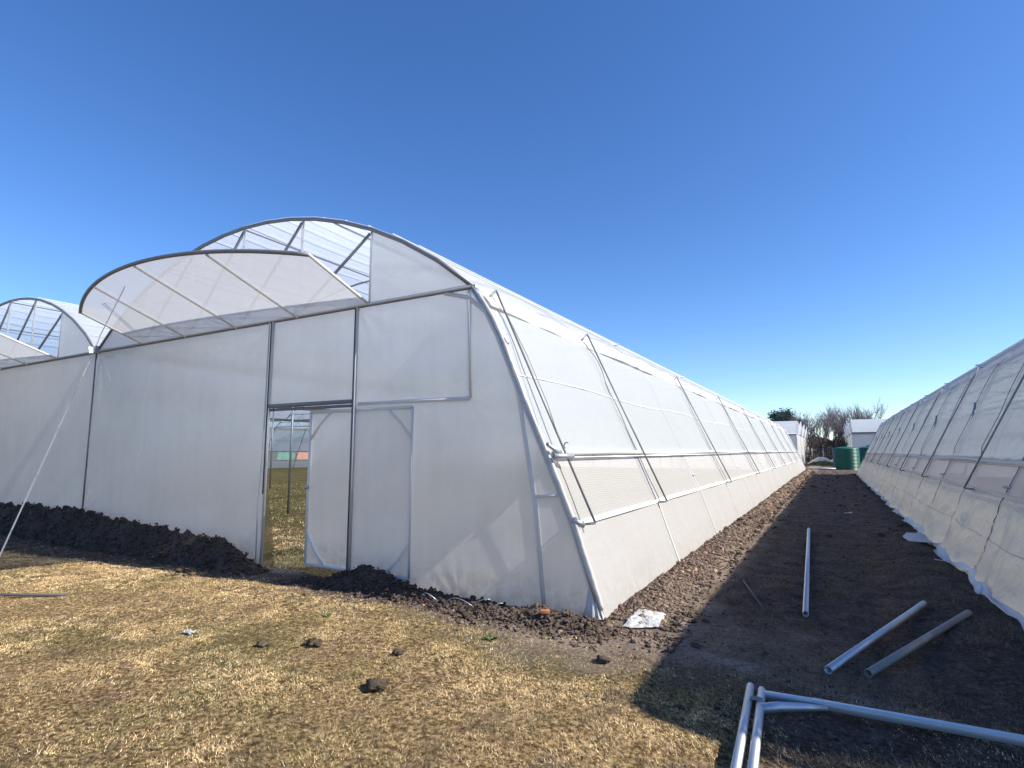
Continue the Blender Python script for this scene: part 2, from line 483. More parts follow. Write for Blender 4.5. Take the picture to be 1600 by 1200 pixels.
def clods(P, R, tones, name, parent=None, org=(0, 0, 0)):
    """P (n,3) centres, R sizes, tones (n,3) colours -> one mesh"""
    n = len(P); S = np.array(SHAPES)[rng.integers(0, 10, n)]
    a = rng.uniform(0, 6.283, n); ca, sa = np.cos(a), np.sin(a)
    X = S[:, :, 0] * ca[:, None] - S[:, :, 1] * sa[:, None]; Y = S[:, :, 0] * sa[:, None] + S[:, :, 1] * ca[:, None]
    V = np.stack([X, Y, S[:, :, 2]], -1) * R[:, None, None] + P[:, None, :] - np.array(org)
    k = len(ICOV); F = (ICOF[None] + (np.arange(n) * k)[:, None, None]).reshape(-1, 3)
    me = np_mesh(name, V.reshape(-1, 3), F, M['soil'])
    set_col(me, 'Tone', np.repeat(tones, k, axis=0))
    return link_mesh(name, me, org, parent)

def tones(n, base=(.115, .085, .066), var=.35, odd=.06):
    t = np.array(base)[None] * rng.uniform(1 - var, 1 + var, (n, 1)) * rng.uniform(.93, 1.07, (n, 3))
    m = rng.random(n) < odd
    t[m] = np.array((.30, .22, .15)) * rng.uniform(.7, 1.2, (m.sum(), 1))
    return t

def heap(name, xs, crest, yc, wf, wb, label, clod_n, size, base=(.15, .112, .092)):
    """a ridge of dug soil along x: crest heights at xs, front slope wf towards the camera, back slope wb"""
    x = np.arange(xs[0], xs[-1], .035); ys = np.concatenate([np.linspace(-wf * 1.25, 0, 34), np.linspace(0, wb, 8)[1:]])
    X, D = np.meshgrid(x, ys)
    H = np.interp(X, xs, crest)
    prof = np.where(D < 0, sst(-1, 0, D / wf * 1.0) , 1 - .7 * sst(0, 1, D / wb))
    Y = yc + D
    Z = H * prof + ground_h(X, Y) - .015
    rough = (fbm(X * 9, Y * 9, 61, 4) * .20 + np.abs(fbm(X * 20, Y * 20, 71, 3)) * .10) * np.clip(H * 3, .12, 1) * sst(-1.2, -.6, D / wf)
    Z = Z + rough; Y = Y + fbm(X * 7, D * 7, 81, 3) * .09 * sst(.0, -.3, D)
    org = (float(np.mean(xs)), yc, 0.0)
    P = np.stack([X, Y, Z], -1)
    o = empty(name, org, label, 'soil heap')
    s = sheet('soil', P, M['soil'], parent=o)
    n1 = vnoise(X * 5, Y * 5, 5).ravel()
    set_col(s.data, 'Tone', np.array(base)[None] * (0.7 + .6 * n1)[:, None])
    iu = rng.integers(0, X.shape[0], clod_n); iv = rng.integers(0, X.shape[1], clod_n)
    C = P[iu, iv] + rng.normal(0, .012, (clod_n, 3)); R = size * rng.lognormal(-.2, .55, clod_n)
    R = np.minimum(R, size * 3.2)
    c = clods(C, R, tones(clod_n, base, odd=.02), 'clods', parent=None, org=(0, 0, 0))
    c.data.transform(__import__('mathutils').Matrix.Translation((-org[0], -org[1], 0)))
    c.parent = o; c['kind'] = 'stuff'
    return o

heap('soil_heap', [-21, -17, -15.04, -13.3, -11.7, -10.0, -8.57, -7.75, -7.35, -7.12, -6.9, -6.6], [.45, .5, .52, .55, .55, .47, .42, .37, .32, .2, .08, .0],
     4.98, .26, .2, 'long black heap of dug soil along the grey end wall left of the doorway', 11000, .013)
heap('soil_heap', [-5.9, -5.45, -5.2, -4.9, -4.65, -4.3, -3.9, -3.5, -3.1, -2.8], [.0, .05, .16, .27, .24, .14, .09, .06, .06, .0],
     5.05, .30, .14, 'small black soil heap against the end wall right of the sliding door', 5200, .011)
heap('rubble_heap', [-3.2, -2.9, -2.6, -2.35, -2.15, -1.95, -1.75], [.0, .05, .11, .10, .09, .05, .0],
     5.0, .42, .18, 'brown stony rubble piled at the bright corner of the end wall', 2600, .010, base=(.22, .165, .125))

# loose clods over the soil zones: nobody could count them
N = 22000
cx_ = -1.74 + rng.normal(0, .20, N); cy_ = 5.3 + 47 * rng.random(N) ** 1.9
k2 = 2600
cx_ = np.concatenate([cx_, rng.uniform(-1.5, 1.5, k2)]); cy_ = np.concatenate([cy_, 3.6 + 48 * rng.random(k2) ** 2.0])
k3 = 2600
cx_ = np.concatenate([cx_, rng.uniform(-3.6, -1.2, k3)]); cy_ = np.concatenate([cy_, 5.15 - np.abs(rng.normal(0, .25, k3))])
k4 = 3000
cx_ = np.concatenate([cx_, rng.uniform(-17, -3, k4)]); cy_ = np.concatenate([cy_, rng.uniform(4.1, 4.9, k4)])
cn = len(cx_)
R = np.concatenate([.0085 * rng.lognormal(-.1, .5, N), .0045 * rng.lognormal(0, .6, k2), .005 * rng.lognormal(0, .55, k3), .006 * rng.lognormal(0, .5, k4)])
R = np.minimum(R, .035) * np.clip(1 + (cy_ - 6) / 12, 1, 3)
keep = (cx_ > -1.98) | (cy_ < 5.2)
cx_, cy_, R = cx_[keep], cy_[keep], R[keep]
Pz = ground_h(cx_, cy_) + R * .3
tn = tones(len(cx_), (.13, .098, .08), .5, .05)
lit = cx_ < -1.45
tn[lit] *= np.array((2.8, 2.7, 2.5))  # clods in the sunlit strip painted lighter
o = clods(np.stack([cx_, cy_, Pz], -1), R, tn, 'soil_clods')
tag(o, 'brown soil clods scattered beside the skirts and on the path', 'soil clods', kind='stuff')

# ------------------------------------------------------------------ greenhouses
W, RISE, GH = 8.7, 1.6, 3.5
RAD = ((W / 2) ** 2 + RISE ** 2) / (2 * RISE)
SPAN = 1.53
PROF = [(0, 0), (.30, .88), (.60, 1.58), (.88, 2.2), (1.12, 2.78), (1.27, 3.1), (1.53, 3.5)]
def prof0(z):
    return np.interp(z, [p[1] for p in PROF], [p[0] for p in PROF])
prof = prof0
def arc_z(u, g0):
    d = u - (g0 + W / 2)
    return GH - (RAD - RISE) + math.sqrt(max(RAD * RAD - d * d, 0))

def greenhouse(name, label, cat, T, org, nb, L, br0, brstep, near=True, leg_step=3.0, loose=False, door=False, group=None, front=True, hoopstep=3.0, ps=1.0, flap=70, zs=.88, zr_=1.58):
    """T(u,v,z) -> world point. u across from the near skirt, v along from the front wall"""
    root = empty(name, org, label, cat, group)
    SPAN = 1.53 * ps
    prof = lambda z: prof0(z) * ps
    U = 2 * SPAN + W * nb
    gut = [SPAN + W * k for k in range(nb + 1)]
    def TP(A):
        return np.array([[T(*q) for q in row] for row in A])
    vs = np.arange(0, L + .01, 1.0 if near else 3.0); vs[-1] = L
    # ---- roofs
    for k in range(nb):
        na = 17; A = []; UV = []
        for v in vs:
            row = []; ur = []
            for j in range(na):
                u = gut[k] + W * j / (na - 1)
                sag = -.035 * math.sin(math.pi * (v / hoopstep)) ** 2 * math.sin(math.pi * j / (na - 1)) if near else 0
                row.append((u, v if v < L else L, arc_z(u, gut[k]) + .035 + sag)); ur.append((v, j * .55))
            A.append(row); UV.append(ur)
        sheet('roof_film', TP(A), M['roof'], root, np.array(UV))
    # ---- hoops, ties, gutters, posts
    hs = list(np.arange(0, L + .1, hoopstep)); hs[-1] = L
    for k in range(nb):
        for i, v in enumerate(hs):
            b = MB(); b.tube([T(gut[k] + W * j / 16, v, arc_z(gut[k] + W * j / 16, gut[k])) for j in range(17)], .030 if v in (0, L) else .022, 6)
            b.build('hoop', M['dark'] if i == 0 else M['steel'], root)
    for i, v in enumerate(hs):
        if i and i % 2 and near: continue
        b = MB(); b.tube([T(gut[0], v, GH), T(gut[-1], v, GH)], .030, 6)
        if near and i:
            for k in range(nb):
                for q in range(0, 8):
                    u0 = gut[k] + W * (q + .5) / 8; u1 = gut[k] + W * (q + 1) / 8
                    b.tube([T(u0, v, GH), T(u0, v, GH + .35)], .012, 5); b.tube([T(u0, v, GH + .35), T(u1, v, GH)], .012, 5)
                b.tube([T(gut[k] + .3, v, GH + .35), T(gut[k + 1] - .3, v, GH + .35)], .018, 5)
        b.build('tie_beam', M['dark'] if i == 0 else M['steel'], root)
    for gu in gut[1:-1]:
        b = MB()
        for p in ((gu - .12, GH + .10), (gu - .07, GH - .03), (gu + .07, GH - .03), (gu + .12, GH + .10)): b.v += [T(p[0], -.10, p[1]), T(p[0], L, p[1])]
        b.f += [(0, 1, 3, 2), (2, 3, 5, 4), (4, 5, 7, 6)]
        g_ = b.build('gutter', M['steel'], root, smooth=False)
        m = g_.modifiers.new('t', 'SOLIDIFY'); m.thickness = .006
        pv = [0] + list(np.arange(9.8 - 5.234, L, 6.0)) + [L]
        for v in pv:
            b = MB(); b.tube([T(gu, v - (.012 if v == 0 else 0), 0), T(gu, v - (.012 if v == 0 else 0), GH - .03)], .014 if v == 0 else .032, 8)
            b.build('post', M['dark'] if v == 0 else M['steel'], root)
    # longitudinal purlins under the film
    for k in range(nb):
        for fr in ((.27, .5, .73) if near else (.5,)):
            u = gut[k] + W * fr; b = MB(); b.tube([T(u, 0, arc_z(u, gut[k]) - .03), T(u, L, arc_z(u, gut[k]) - .03)], .014, 5)
            b.build('purlin', M['steel'], root)
    if near:
        for k in range(min(nb, 2)):      # thin straps laid along the roof
            b = MB()
            for q in range(1, 20):
                u = gut[k] + W * q / 20; b.tube([T(u, .05, arc_z(u, gut[k]) + .045), T(u, L, arc_z(u, gut[k]) + .045)], .007, 4)
            b.build('film_straps', M['strap'], root)
    # ---- the two long sides
    for side in (0, 1):
        def S(v, z, off=0.0):
            u = float(prof(z)) - off
            return T(u if side == 0 else U - u, v, z)
        fine = near and side == 0
        dv = .12 if fine else 3.0
        nv = int(L / dv); vv = np.linspace(0, L, nv + 1)
        def strip(nm, z0, z1, nz, mat, dfn):
            zz = np.linspace(z0, z1, nz); A = []; UV = []
            for v in vv:
                A.append([S(v, z, dfn(v, (z - z0) / (z1 - z0)) if fine else 0) for z in zz]); UV.append([(v, z) for z in zz])
            return sheet(nm, np.array([[tuple(p) for p in r] for r in A]), mat, root, np.array(UV))
        def bil(v):       # billow between the legs
            return abs(math.sin(math.pi * v / leg_step)) ** .7
        if loose and side == 0:
            def dsk(v, t):
                return .012 + (.11 * (1 - t) ** 2.2 + .02) * bil(v) * (.6 + .8 * float(vnoise(v / leg_step * .9, 2, 8))) + float(fbm(v * 1.9, t * 2.6, 91, 4)) * .16 * (1 - t) ** .5 * (.25 + (1 - t)) + abs(float(fbm(v * 3.1 + t * 2.5, t * 3.5 - v * .8, 191, 3))) * .10 * (1 - t) ** .3 
        else:
            def dsk(v, t):
                return .012 - .030 * bil(v) + float(fbm(v * 1.2, t * 2, 92, 3)) * .02
        strip('skirt', 0.0, zs, 26 if fine else 3, M['loose'] if loose else M['skirt'], dsk)
        strip('insect_net', zs, zr_ + .06, 9 if fine else 3, M['net2'] if loose else M['net'], lambda v, t: .006 + float(fbm(v * .9, t * 2, 93, 3)) * .035 * math.sin(math.pi * min(1, t)))
        def dcur(v, t):
            gather = (1 - t) ** 1.5 * sst(.0, .35, .5 + .5 * math.sin(2 * math.pi * v / 6 + 1.2)) 
            return .022 + .010 * bil(v) + float(fbm(v * 6.5, t * .8, 94, 3)) * .085 * float(gather) + float(fbm(v * .8, t * 2.4, 95, 3)) * .05
        strip('roll_up_curtain', zr_, 3.38, 15 if fine else 4, M['side'], dcur)
        def dval(v, t):
            return .05 + .03 * math.sin(2 * math.pi * v / 6 + 2) * (1 - t) + float(fbm(v * 2.6, t * 2.5, 96, 4)) * .13 * 1.0 if t < .99 else .0
        strip('valance', 3.30 if side else 3.24, 3.53, 6, M['wrap'], dval)
        # rolled tube at the bottom of the curtain, hem at the top of the skirt, seam
        b = MB(); b.tube([S(v, zr_ - .005, .055 + (.01 * math.sin(v * .7) if fine else 0)) + Vector((0, 0, .015 * math.sin(v * .9))) for v in np.linspace(0.05, L, 60 if fine else 8)], .034, 8)
        b.build('curtain_roll', M['wrap'], root)
        b = MB(); b.tube([S(0.02, zr_ - .05, .05), S(L, zr_ - .05, .05)], .013, 6); b.build('roller_rod', M['steel'], root)
        b = MB()
        for h0, h1 in zip(np.linspace(0, L, 21)[:-1], np.linspace(0, L, 21)[1:]): b.bar(S(h0, zs, .026), S(h1, zs, .026), .012, .042, (0, 0, 1))
        b.build('hem', M['tape'] if not loose else M['wrap'], root, smooth=False)
        if fine and not loose:
            for v in np.arange(leg_step, L - .5, leg_step):      # white bars painting the bright ridge line along each leg
                b = MB(); zz_ = np.linspace(0, 1.52, 8); pts_ = [S(v, z, .022 if z < zs else .012) for z in zz_]
                for a_, b_ in zip(pts_[:-1], pts_[1:]): b.bar(a_, b_, .018, .006, (1, 0, .4))
                b.build('ridge_highlight', M['tape'], root, smooth=False)
                b = MB(); pts_ = [S(v, z, dcur(v, (z - zr_) / 1.8) + .006) for z in np.linspace(1.62, 3.2, 9)]
                for a_, b_ in zip(pts_[:-1], pts_[1:]): b.bar(a_, b_, .014, .006, (1, 0, .4))
                b.build('ridge_highlight', M['tape'], root, smooth=False)
        if fine:
            b = MB()
            for zz_ in (2.42,):
                b.tube([S(v, zz_ + .03 * math.sin(v * 1.05), dcur(v, (zz_ - 1.58) / 1.8) + .006) for v in np.arange(0, L, .25)], .007, 5)
            b.build('curtain_seam', M['tape'], root)
        # frame legs
        for v in np.arange(0, L + .01, leg_step if near else 6.0):
            if v > L - .5: v = L
            b = MB(); b.tube([S(v, z, -.024) for z in (0, .44, .88, 1.25, 1.58, 1.9, 2.2, 2.55, 2.88, 3.2, 3.5)], .026, 6)
            b.build('side_leg', M['steel'], root)
            if near and v > 0 and int(round(v / leg_step)) % 2 == 0:
                def G(u, z): return T(u if side == 0 else U - u, v, z)
                b = MB(); b.tube([G(1.02, 2.55), G(.75, 1.15), G(.64, 0)], .020, 6); b.tube([G(.75, 1.15), G(.36, 1.15)], .016, 5)
                b.build('leg_strut', M['steel'], root)
        if not near:
            b = MB(); b.bar(S(0, 3.5, .08), S(L, 3.5, .08), .12, .16); b.build('eave_beam', M['dark'], root)
        for zr in (zs, zr_ + .04):
            b = MB(); b.tube([S(0, zr, -.05), S(L, zr, -.05)], .016, 5); b.build('side_rail', M['steel'], root)
        if near and loose and side == 0:       # skirt stitching at each leg; above it dark lines painting the backlit legs
            for v in np.arange(leg_step, L, leg_step):
                b = MB(); pts = [S(v + .03 * math.sin(z * 23 + v), z, dsk(v, z / zs) + .004) for z in np.linspace(.06, zs - .02, 24)]
                b.tube(pts, [.0055 if q_ % 3 else .002 for q_ in range(len(pts))], 4)
                b.build('stitching', M['rope'], root)
                b = MB(); b.tube([S(v + .02 * math.sin(z * 8), z, .055 if z > 1.6 else .02) for z in np.linspace(zs + .04, 3.3, 20)], .0055, 4)  # stands in for the backlit leg's dark line through the curtain
                b.build('cord_or_leg_shade', M['rope'], root)
            b = MB(); b.tube([S(v, .52 + .02 * math.sin(v * 1.1), dsk(v, (.52 + .02 * math.sin(v * 1.1)) / zs) + .002) for v in np.arange(.2, L, .3)], .0035, 4)
            b.build('skirt_seam', M['dull'], root)
        # guard brackets that hold the curtain
        bvs = np.arange(br0[1], L - 1.0, brstep)
        if near and side == 0 and br0[0] is not None: bvs = np.concatenate([[br0[0]], bvs])
        if near:
            for v in bvs:
                b = MB(); r = .013
                lo = S(v, zs - .02, -.01); lo2 = S(v + .03, zs, .155); hi2 = S(v + .08, 3.48, .16); hi = S(v - .05, 3.33, -.01)
                # the guard stands clear of the curtain and is straight
                b.tube([lo, lo2], r, 6); b.tube([lo2, hi2], r, 6); b.tube([hi2, hi], r, 6)
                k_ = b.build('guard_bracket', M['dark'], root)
                if side == 0 and not loose and v > br0[0] + .1:
                    b = MB(); b.tube([S(v - .06 + .035 * math.sin(z * 9), z, .07 + .01 * math.sin(z * 7)) for z in np.linspace(3.32, .88, 22)], .0055, 5)
                    b.build('cord_or_leg_shade', M['rope'], root)
    # ---- end walls
    def wall(nm, poly_u, z0, z1, v, mat, nz=14, nu=14):
        """poly_u(z)->(u0,u1)"""
        A = []; UV = []
        for z in np.linspace(z0, z1, nz):
            a_, b_ = poly_u(z); r = []; q = []
            for j in range(nu):
                u = a_ + (b_ - a_) * j / (nu - 1)
                edge = math.sin(math.pi * j / (nu - 1)) * math.sin(math.pi * (z - z0) / (z1 - z0) * .98 + .02)
                dv_ = float(fbm(u * .9, z * .9, 101, 3)) * .016 * edge if near else 0
                if near and nz > 20:      # tension folds fanning up from the buried edge and in from the corners
                    for u0, z0_, k_, a_m, ln_ in ((1.62, -.10, 15, .016, .38), (.15, -.1, 22, .010, .40), (3.36, 3.5, 12, .008, .5), (1.6, 2.2, 13, .006, .4), (5.05, .0, 16, .010, .5), (10.2, 3.5, 14, .018, .7), (5.05, 3.5, 12, .010, .6), (10.2, .4, 14, .014, .6)):
                        r_ = math.hypot(u - u0, z - z0_); th_ = math.atan2(u - u0, z - z0_)
                        dv_ += a_m * math.sin(th_ * k_ + r_ * 2) * math.exp(-(r_ / ln_) ** 2) * min(1, r_ / .12)
                    dv_ += float(fbm(u * 3.2, z * .55, 111, 3)) * .010 * edge
                r.append(tuple(T(u, v + dv_, z))); q.append((u, z))
            A.append(r); UV.append(q)
        return sheet(nm, np.array(A), mat, root, np.array(UV))
    for v in ((0, L) if front else (L,)):
        cols = [0] + gut[1:-1] + [U]
        for i in range(len(cols) - 1):
            a0, b0_ = cols[i], cols[i + 1]
            fa = (lambda z: float(prof(z))) if i == 0 else (lambda z, a0=a0: a0)
            fb = (lambda z: U - float(prof(z))) if i == len(cols) - 2 else (lambda z, b0_=b0_: b0_)
            if door and v == 0 and i == 0:
                wall('end_wall_film', lambda z: (fa(z), 3.36), 0, GH, 0, M['end'], 80, 70)
                wall('end_wall_film', lambda z: (3.36, 5.05), 2.24, GH, 0, M['end'], 10, 10)
                wall('end_wall_film', lambda z: (5.05, b0_), 0, GH, 0, M['end'], 60, 90)
            else:
                wall('end_wall_film', lambda z: (fa(z), fb(z)), 0, GH, v, M['end'])
    for k in range(nb):
        g0 = gut[k]; w0, w1 = g0 + 1.63, g0 + W - 1.63
        for v in ((0, L) if front else (L,)):
            # arch corner films either side of the vent opening
            for a_, b_ in ((g0, w0), (w1, g0 + W)):
                A = []; UV = []
                for j in range(11):
                    u = a_ + (b_ - a_) * j / 10; zt = arc_z(u, g0)
                    A.append([tuple(T(u, v, GH + (zt - GH) * q / 6)) for q in range(7)]); UV.append([(u, GH + (zt - GH) * q / 6) for q in range(7)])
                sheet('arch_corner_film', np.array(A), M['end'], root, np.array(UV))
            # vent truss
            us = [w0, w0 + 1.36, w0 + 2.72, w0 + 4.08, w1]
            for j, u in enumerate(us):
                b = MB(); b.tube([T(u, v + .01, GH), T(u, v + .01, arc_z(u, g0) - .02)], .020, 6)
                b.build('vent_upright', M['cover'], root)
            if near:
                for j in range(4):
                    b = MB(); b.tube([T(us[j] + .05, v + .03, arc_z(us[j], g0) - .04), T(us[j + 1] - .06, v + .03, GH + .12)], .021, 6)
                    b.build('vent_diagonal', M['dark'], root)
            if v == 0:
                # swung out vent flap: hinge on the tie beam, leaning far out
                th = math.radians(flap)
                def Fp(u, h): return T(u, -.03 - h * math.sin(th), GH + .01 + h * math.cos(th))
                A = []; UV = []
                nf = 33
                for j in range(nf):
                    u = w0 + (w1 - w0) * j / (nf - 1); H = arc_z(u, g0) - GH
                    A.append([tuple(Fp(u, H * q / 9)) for q in range(10)]); UV.append([(u, H * q / 9) for q in range(10)])
                fl = sheet('vent_flap', np.array(A), M['flap'], root, np.array(UV))
                b = MB(); b.tube([Fp(w0 + (w1 - w0) * j / 32, (arc_z(w0 + (w1 - w0) * j / 32, g0) - GH)) for j in range(33)], .026, 8)
                b.build('flap_arch', M['dark'], fl)
                for u in (w0, w1):
                    b = MB(); b.tube([Fp(u, 0), Fp(u, arc_z(u, g0) - GH + .02)], .020, 8); b.build('flap_edge_tube', M['cover'], fl)
                if near:
                    for q in (1.35, 2.73, 4.08):
                        u = w0 + q; hh = arc_z(u, g0) - GH
                        b = MB(); b.tube([Fp(u, 0) - Vector((0, 0, .03)), Fp(u, hh) - Vector((0, 0, .03))], .017, 6); b.build('flap_rib', M['cover'], fl)
                    b = MB()
                    for du in (0, .07): b.tube([T(w1 - .9 + du, -1.05, GH + .38), T(w1 - 1.0 + du, 0.0, GH + .62)], .008, 5)
                    b.build('stay_rods', M['dark'], fl)
    return root, U, gut

# main four-bay greenhouse on the left
Y0 = 5.234
TL = lambda u, v, z: Vector((-1.97 - u, Y0 + v, z))
gl, UL, gutL = greenhouse('greenhouse', 'large white film greenhouse in front with arched bays, open vents and a sliding door', 'greenhouse',
                          TL, (-1.97, Y0, 0), 4, 48.0, (0.14, 2.97), 6.0, door=True)
D = -.045
def part(nm, fn, mat, parent=gl, **k):
    b = MB(); fn(b); return b.build(nm, mat, parent, **k)
# end-wall columns and door opening
def _(b):
    b.bar(TL(3.345, -.02, 0), TL(3.345, -.02, GH - .02), .030, .03, (0, 1, 0))
part('door_post', _, M['jamb'])
part('seal_strip', lambda b: b.bar(TL(3.366, -.03, 0), TL(3.366, -.03, GH - .04), .009, .03, (0, 1, 0)), M['rope'])
def _(b):
    b.bar(TL(5.03, -.02, 0), TL(5.03, -.02, GH - .02), .028, .03, (0, 1, 0))
    b.tube([TL(5.10, D - .01, 0), TL(5.12, D - .01, .9), TL(5.075, D - .01, 1.5), TL(5.07, D - .01, GH - .03)], .010, 6)
part('door_post', _, M['jamb'])
part('seal_strip', lambda b: b.bar(TL(5.050, -.03, 1.0), TL(5.050, -.03, GH - .04), .009, .03, (0, 1, 0)), M['rope'])
def _(b):
    b.bar(TL(5.02, D + .02, 2.24), TL(3.39, D + .02, 2.24), .05, .05); b.bar(TL(5.02, D + .035, 2.185), TL(3.39, D + .035, 2.185), .03, .035)
part('door_header', _, M['dark'])
part('door_rail', lambda b: b.tube([TL(3.3, .018, 2.21), TL(1.56, .018, 2.20)], .026, 8), M['cover'])
part('inner_post', lambda b: b.tube([TL(1.56, .018, 2.20), TL(1.60, .018, GH)], .024, 8), M['cover'])
def _(b):
    b.tube([TL(1.02, .006, 2.55), TL(.93, .006, 2.2), TL(.76, .006, 1.17), TL(.745, .006, 1.10), TL(.73, .006, 1.0), TL(.64, .006, 0)], .026, 8)
part('inner_leg', _, M['cover'])
part('leg_brace', lambda b: b.tube([TL(.755, .012, 1.13), TL(.44, .012, 1.16)], .020, 8), M['cover'])
part('corner_brace', lambda b: b.tube([TL(1.95, .012, GH - .02), TL(1.6, .012, 3.38), TL(1.3, .012, 3.12), TL(1.08, .012, 2.78)], .026, 8), M['cover'])
part('edge_leg', lambda b: b.tube([TL(float(prof(z)) + .05, .004, z) for z in (0.02, .44, .88, 1.2, 1.58, 1.9, 2.2, 2.55, 2.88, 3.2, 3.47)], .016, 10), M['cover'])
# wrapped film edge
rg = random.Random(3)
pts = []; rad = []
for i in range(70):
    z = .10 + 3.3 * i / 69
    pts.append(TL(float(prof(z)) - .012 + rg.uniform(-.003, .003), -.006 + rg.uniform(-.002, .002), z)); rad.append(.022 + rg.uniform(-.003, .003))
part('wrapped_edge', lambda b: b.tube(pts, rad, 9), M['wrap'])
def _(b):     # gathered, tied foot of the film at the corner
    n = 40
    for r in range(9):
        t = r / 8
        for k in range(n):
            a = 2 * math.pi * k / n
            rr = (.035 + .13 * (1 - t) ** 1.2) * (1 + .16 * math.sin(a * 9 + t * 3) + .07 * math.sin(a * 17))
            b.v.append(TL(.045 + .09 * t - rr * .62 * math.cos(a) + .06 * (1 - t), -.0 - rr * .35 * math.sin(a), .0 + .30 * t + .012 * math.sin(a * 5)))
    for r in range(8):
        for k in range(n):
            k2 = (k + 1) % n; b.f.append((r * n + k, r * n + k2, (r + 1) * n + k2, (r + 1) * n + k))
part('gathered_foot', _, M['wrap'])
# sliding door leaf
dr = empty('sliding_door', TL(4.2, .085, .12) - Vector((-1.97, Y0, 0))); dr.parent = gl
ua, ub, za, zb, dv = 4.18, 2.40, .12, 2.13, .018
part('door_frame', lambda b: (b.tube([TL(ua, dv, za), TL(ua, dv, zb)], .024, 8), b.tube([TL(ub, dv, za), TL(ub, dv, zb)], .024, 8),
     b.tube([TL(ua, dv, za), TL(ub, dv, za)], .024, 8), b.tube([TL(ua, dv, zb), TL(ub, dv, zb)], .024, 8)), M['cover'], dr)
for (u, z, du, dz) in ((ua, zb, -.40, -.38), (ub, zb, .40, -.38), (ua, za, -.36, .42), (ub, za, .40, .42)):
    part('corner_brace', lambda b: b.tube([TL(u + du, dv, z), TL(u + du * .45, dv, z + dz * .45), TL(u, dv, z + dz)], .018, 8), M['cover'], dr)
A = np.array([[tuple(TL(ua + (ub - ua) * i / 8, dv - .006, za + (zb - za) * j / 8)) for j in range(9)] for i in range(9)])
UV = np.array([[(i * .2, j * .25) for j in range(9)] for i in range(9)])
sheet('door_film', A, M['end'], dr, UV)
part('door_latch', lambda b: b.box(TL(ua - .01, dv - .04, 1.12), (.03, .012, .02)), M['steel'], dr)
# crank handle of the curtain roll
ck = part('crank_handle', lambda b: (b.hollow(TL(.539, -.114, 1.671), TL(.485, .186, 1.546), .020, .004), b.hollow(TL(.50, -.06, 1.553), TL(.40, .21, 1.547), .028, .005)), M['bright'])
part('hook', lambda b: b.tube([TL(.45 + .03 * math.cos(a) - .03, .10, 1.66 + .03 * math.sin(a)) for a in np.linspace(-1.2, 2.2, 9)], .006, 6), M['dark'], ck)
part('tension_cord', lambda b: b.tube([TL(1.26, .20, 3.28), TL(.9, .14, 2.65), TL(.62, .07, 2.1), TL(.47, .02, 1.72)], .005, 5), M['dull'])
part('net_clamp', lambda b: b.tube([TL(.31, -.02, .93), TL(.22, .05, .86)], .032, 8), M['steel'])
0 and part('eave_wire', lambda b: b.tube([TL(1.47, .02, 3.56), TL(1.27, .45, 3.66), TL(1.40, 3.0, 3.60), TL(1.47, 7, 3.58)], .007, 5), M['rope'])

# second long greenhouse across the path
YR = 4.56
TR = lambda u, v, z: Vector((1.48 + u, YR + v, z))
gr, UR, gutR = greenhouse('greenhouse', 'long shaded film greenhouse on the right with loose billowing skirt beside the dark path', 'greenhouse',
                          TR, (1.48, YR, 0), 2, 41.1, (None, 1.64), 4.7, leg_step=2.35, loose=True, hoopstep=2.35, ps=1.07, zs=1.04, zr_=1.47)
# loose clear sheet trailing along its foot
A = []; UV = []
for v in np.arange(.2, 40.6, .1):
    r = []; q = []
    w = .03 + .12 * float(vnoise(v * 1.3, 0, 7)) * float(vnoise(v * 3.1, 5, 7)) + .04 * abs(math.sin(math.pi * v / 2.35))
    for j in range(9):
        t = j / 8
        x = 1.50 - .10 * abs(math.sin(math.pi * v / 2.35)) - w * t; hump = .11 * (1 - t) ** 1.2 * (.2 + float(vnoise(v * 2.7, 3, 9))) + .05 * t * float(vnoise(v * 7, t * 3, 19))
        p = Vector((x, YR + v + .05 * math.sin(v * 3 + t), 0))
        p.z = float(ground_h(p.x, p.y)) * t + .012 + max(hump, 0); p.x -= .05 * math.sin(t * 3.1)
        r.append(tuple(p)); q.append((v, t * .5))
    A.append(r); UV.append(q)
sheet('trailing_sheet', np.array(A), M['clear'], gr, np.array(UV))
A = np.array([[(1.07 - .13 * math.sin(i * .5) * .6 + .12 * j, 11.6 + i * .16, float(ground_h(1.05, 11.6 + i * .16)) + .02 + .05 * math.sin(j * 1.2) * math.sin(i * .45)) for j in range(4)] for i in range(8)])
tag(sheet('plastic_scrap', A, M['bag'], org=(1.1, 12.2, 0.02), UV=A[:, :, :2].copy()), 'curled white plastic scrap on the dark path beside the loose skirt', 'plastic scrap')

# two multi-bay houses far off, turned side-on
TF1 = lambda u, v, z: Vector((-3.3 - v, 69.0 + u, z))
greenhouse('greenhouse', 'far white greenhouse beyond the end of the long front house, gables facing right', 'greenhouse', TF1, (-3.3, 69, 0), 4, 45.0, (None, 3.0), 6.0, near=False, hoopstep=5.0, ps=.12, flap=12)
TF2 = lambda u, v, z: Vector((1.95 + v, 69.0 + u, z))
greenhouse('greenhouse', 'far white greenhouse standing behind the green water tanks', 'greenhouse', TF2, (1.95, 69, 0), 4, 45.0, (None, 3.0), 6.0, near=False, hoopstep=5.0, ps=.12, flap=12)

